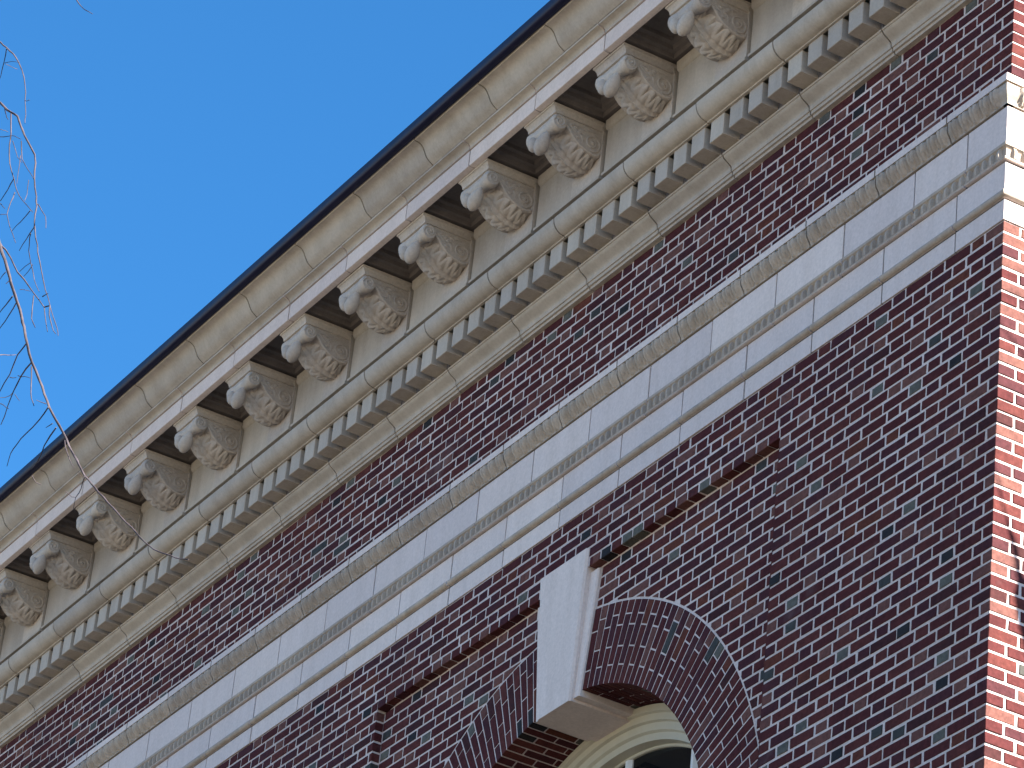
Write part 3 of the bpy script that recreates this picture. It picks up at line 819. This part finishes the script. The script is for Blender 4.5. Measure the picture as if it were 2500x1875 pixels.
# ------------------------------------------------------------------ bare tree whose hanging twigs reach into the picture
def pix(u, v, dist):
    d = r2*((u-1250)/FPX) - u2*((v-937.5)/FPX) + fw
    return CAM_P + d.normalized()*dist
TW = [  # (depth start, depth end, radius start, radius end in m, image polyline)
 (13.6, 13.2, .0045, .002, [(-30,90),(0,102),(16,116),(32,131),(45,151),(54,172),(61,207),(61,245),(63,281),(61,301)]),
 (13.5, 13.7, .003, .0016, [(16,118),(10,151),(2,185),(-8,215)]),
 (13.5, 13.4, .0018, .0012, [(11,154),(29,150),(47,153)]), (13.5, 13.6, .0018, .0012, [(14,156),(30,164),(43,169)]),
 (13.2, 13.1, .002, .0014, [(61,245),(68,246),(73,245)]),
 (12.6, 11.6, .0062, .0018, [(-40,225),(0,250),(11,261),(27,274),(43,284),(51,308),(60,331),(72,353),(85,378),(87,398),(84,436),(89,480),(90,504),(84,545),(87,581),(92,617),(101,660),(111,709),(120,737),(130,774),(139,800),(142,820)]),
 (12.1, 11.9, .003, .0016, [(90,498),(96,503),(111,528),(112,557)]),
 (12.0, 12.3, .003, .0016, [(84,545),(82,557),(65,583),(47,612)]),
 (12.0, 12.2, .0028, .0015, [(75,570),(72,588),(70,612),(75,641),(48,663)]), (12.0, 12.2, .002, .0014, [(80,646),(58,675)]),
 (12.0, 11.8, .0022, .0014, [(75,641),(84,684),(96,713)]),
 (12.5, 12.2, .0035, .0018, [(27,275),(27,326),(23,353),(24,400),(34,436),(41,465),(55,489),(80,518)]),
 (12.4, 12.6, .0026, .0015, [(34,436),(19,463),(2,489),(-8,500)]),
 (12.3, 12.0, .0028, .0015, [(36,470),(26,494),(17,523),(24,554),(38,593)]), (12.1, 12.3, .0026, .0014, [(74,514),(50,542),(29,564)]),
 (12.4, 12.3, .0026, .0015, [(50,380),(48,400),(41,448)]), (12.4, 12.3, .0026, .0016, [(52,344),(54,389),(60,400),(75,424),(84,441)]),
 (12.4, 12.3, .002, .0014, [(31,344),(43,384),(54,397)]), (12.5, 12.4, .0022, .0014, [(0,334),(18,333),(36,332),(52,340)]),
 (12.5, 12.5, .0022, .0014, [(-6,312),(8,318),(20,323)]), (12.3, 12.2, .002, .0014, [(70,440),(66,475),(60,490)]),
 (12.6, 12.7, .0026, .0015, [(11,262),(15,280),(20,292)]),
 (12.2, 12.2, .002, .0012, [(0,524),(17,524)]), (12.2, 12.1, .003, .0015, [(-5,494),(4,500),(12,509)]),
 (12.0, 11.4, .0048, .0018, [(-30,560),(0,593),(14,610),(26,629),(43,665),(72,701),(96,733),(108,750),(112,786),(116,810)]),
 (11.9, 11.9, .002, .0013, [(48,707),(62,708),(75,711)]), (11.8, 11.7, .003, .0018, [(82,722),(79,750),(77,778),(86,800)]),
 (11.6, 11.5, .003, .0015, [(104,724),(118,716)]), (11.5, 11.4, .0032, .0018, [(108,750),(122,746),(120,770),(128,800),(136,815)]),
 (11.5, 10.4, .0074, .0026, [(-12,560),(0,598),(12,634),(24,677),(31,704),(41,735),(53,775),(59,798),(67,842),(78,885),(96,928),(108,962),(120,994),(135,1023),(154,1056),(168,1088),(179,1109),(192,1134),(207,1162),(223,1181),(240,1202),(263,1227),(282,1246),(308,1276),(333,1301),(352,1322),(375,1341),(396,1350),(417,1356),(438,1364),(460,1366)]),
 (11.3, 11.5, .0034, .0018, [(64,839),(43,866),(24,914),(0,955),(-8,968)]), (11.4, 11.5, .0026, .0016, [(-5,867),(20,867),(39,866)]),
 (11.2, 11.5, .0036, .0018, [(77,885),(51,919),(34,953),(19,991),(2,1037)]), (11.2, 11.1, .0032, .0018, [(77,895),(76,943),(77,974),(83,991)]),
 (11.4, 11.3, .002, .0013, [(24,921),(40,922)]), (11.3, 11.2, .002, .0013, [(44,917),(60,919),(74,923)]),
 (11.4, 11.4, .002, .0013, [(34,953),(24,966),(0,971)]), (11.4, 11.3, .002, .0013, [(0,985),(12,992),(22,998)]), (11.3, 11.3, .0016, .0012, [(36,962),(48,979)]),
 (11.0, 11.3, .0032, .0016, [(118,994),(96,1025),(63,1059),(41,1085),(26,1107),(17,1138)]),
 (11.0, 11.0, .0024, .0015, [(113,986),(89,977)]), (10.9, 11.2, .0032, .0018, [(137,1044),(108,1088),(92,1126),(77,1145)]),
 (10.9, 11.0, .0024, .0014, [(128,1034),(112,1044)]),
 (11.4, 11.6, .0030, .0016, [(31,723),(14,745),(0,762),(-6,770)]), (11.4, 11.6, .0030, .0016, [(41,737),(22,769),(2,798),(-6,812)]),
 (11.5, 11.6, .0022, .0014, [(14,664),(0,682)]), (11.5, 11.5, .0026, .0015, [(24,684),(14,693)]),
 (10.8, 10.7, .0026, .0013, [(158,1075),(164,1105),(175,1134),(182,1142)]), (10.8, 10.7, .002, .0012, [(175,1100),(184,1112)]),
 (10.6, 10.7, .0024, .0013, [(207,1164),(198,1193),(185,1214),(178,1250)]), (10.6, 10.6, .002, .0012, [(160,1200),(175,1213),(186,1214)]),
 (10.9, 10.9, .0022, .0012, [(77,1160),(88,1178),(101,1183)]),
 (14.2, 14.0, .004, .0018, [(170,-40),(187,0),(196,13),(206,23),(226,34)]),
]
TREE = bpy.data.objects.new('bare_tree', None); S.collection.objects.link(TREE)
base_pt = pix(-950, 900, 12.6); TREE.location = (base_pt.x, base_pt.y, 0)
tag(TREE, 'leafless tree with thin drooping pale twigs hanging before the cornice', 'tree')
off = Vector(TREE.location)
for (d0, d1, ra, rb_, pts) in TW:
    mb = MB(); n = len(pts); P = []; Rr = []
    for i, (u, vv) in enumerate(pts):
        k = i/max(1, n-1); P.append(pix(u, vv, d0+(d1-d0)*k)-off); Rr.append(0.60*(ra+(rb_-ra)*k))
    # refine with slight kinks so that twigs are not perfectly straight
    Q = [P[0]]; QR = [Rr[0]]
    for i in range(1, n):
        Q.append((P[i-1]+P[i])/2 + Vector((random.uniform(-1, 1), random.uniform(-1, 1), random.uniform(-1, 1)))*0.0018); QR.append((Rr[i-1]+Rr[i])/2*random.uniform(0.95, 1.2))
        Q.append(P[i]); QR.append(Rr[i])
    tube(mb, Q, QR, 6); mb.build('twig', M['bark'], TREE, 60, loc=(0, 0, 0))
# trunk and limbs outside the frame that carry those twigs
def bez(a, b_, c, d, n=14):
    out = []
    for i in range(n+1):
        t_ = i/n; out.append(a*(1-t_)**3+b_*3*t_*(1-t_)**2+c*3*t_*t_*(1-t_)+d*t_**3)
    return out
tr = MB(); tp = [Vector((0, 0, -0.3)), Vector((0.05, 0.03, 2)), Vector((-0.05, 0.1, 4.5)), Vector((0.1, 0.05, 7)), Vector((0.05, 0.2, 10)), Vector((0.2, 0.1, 13))]
tube(tr, tp, [0.27, 0.20, 0.17, 0.14, 0.09, 0.04], 12); tr.build('trunk', M['trunk'], TREE, 60, loc=(0, 0, 0))
for (u, vv, dist, zb_, r_) in ((-30, 90, 13.6, 8.2, .06), (-40, 225, 12.6, 7.2, .06), (-30, 560, 12.0, 6.6, .05), (-12, 560, 11.5, 6.2, .055), (170, -40, 14.2, 9.0, .05)):
    end = pix(u, vv, dist)-off; st_ = Vector((0.0, 0.05, zb_))
    side_v = (end-st_); mid = st_+side_v*0.45; mid.z = end.z+1.1 if u < 100 else end.z+0.6
    pr = pix(u-60, vv-110, dist)-off
    pts = bez(st_, st_+Vector((side_v.x*.15, side_v.y*.15, 1.2)), mid*0.4+pr*0.6+Vector((0, 0, .5)), end)
    lb_ = MB(); tube(lb_, pts, [r_*(1-i/14)+0.0065 for i in range(15)], 8); lb_.build('limb', M['trunk'], TREE, 60, loc=(0, 0, 0))
rnd = random.Random(3)
for k in range(14):   # more limbs on the far side, all outside the picture
    a = rnd.uniform(0, 6.28); l = rnd.uniform(1.5, 3.2); z = rnd.uniform(5, 12)
    dirv = Vector((math.cos(a), math.sin(a), 0))
    if dirv.dot(r2) > -0.1: dirv = -dirv
    st_ = Vector((0, .1, z)); lb_ = MB()
    tube(lb_, bez(st_, st_+dirv*l*.4+Vector((0, 0, .8)), st_+dirv*l*.8+Vector((0, 0, .9)), st_+dirv*l+Vector((0, 0, -.3)), 8), [.05*(1-i/9)+.004 for i in range(9)], 7)
    lb_.build('limb', M['trunk'], TREE, 60, loc=(0, 0, 0))

T2 = bpy.data.objects.new('bare_tree', None); S.collection.objects.link(T2); T2.location = (7.6, 6.2, 0)
tag(T2, 'leafless tree standing off the sunlit side wall, right of the building corner', 'tree')
off2 = Vector(T2.location); tr = MB()
tube(tr, [Vector((0, 0, -.3)), Vector((.1, 0, 4)), Vector((0, .1, 8)), Vector((.1, 0, 12)), Vector((.2, .1, 16))], [.26, .2, .15, .1, .04], 10); tr.build('trunk', M['trunk'], T2, 60, loc=(0, 0, 0))
rnd = random.Random(11)
for (y_, z_, dist, spread) in ((0.19, -1.78, 3.6, .35), (0.10, -1.98, 3.9, .3), (0.22, -1.25, 4.4, .35), (0.20, 0.55, 4.6, .3)):
    aim = Vector((0, y_, z_+Z0))+SUN*dist - off2
    st_ = Vector((0.05, 0.05, max(5, aim.z-2.0)))
    ang = rnd.uniform(-.5, .5); ext = Vector((math.cos(ang)*-.35, math.sin(ang)*.35, rnd.uniform(-.2, .5)))
    pts = bez(st_, st_+(aim-st_)*.4+Vector((0, 0, .6)), aim-ext, aim+ext*1.3, 12)
    lb_ = MB(); tube(lb_, pts, [.06*(1-i/13)+.028 for i in range(13)], 7)
    for k in range(5):
        q = pts[rnd.randrange(6, 13)]; e_ = q+Vector((rnd.uniform(-.5, .5), rnd.uniform(-.5, .5), rnd.uniform(-.1, .6)))
        tube(lb_, [q, (q+e_)/2+Vector((0, 0, .04)), e_], [.011, .008, .004], 5)
    lb_.build('limb', M['trunk'], T2, 60, loc=(0, 0, 0))
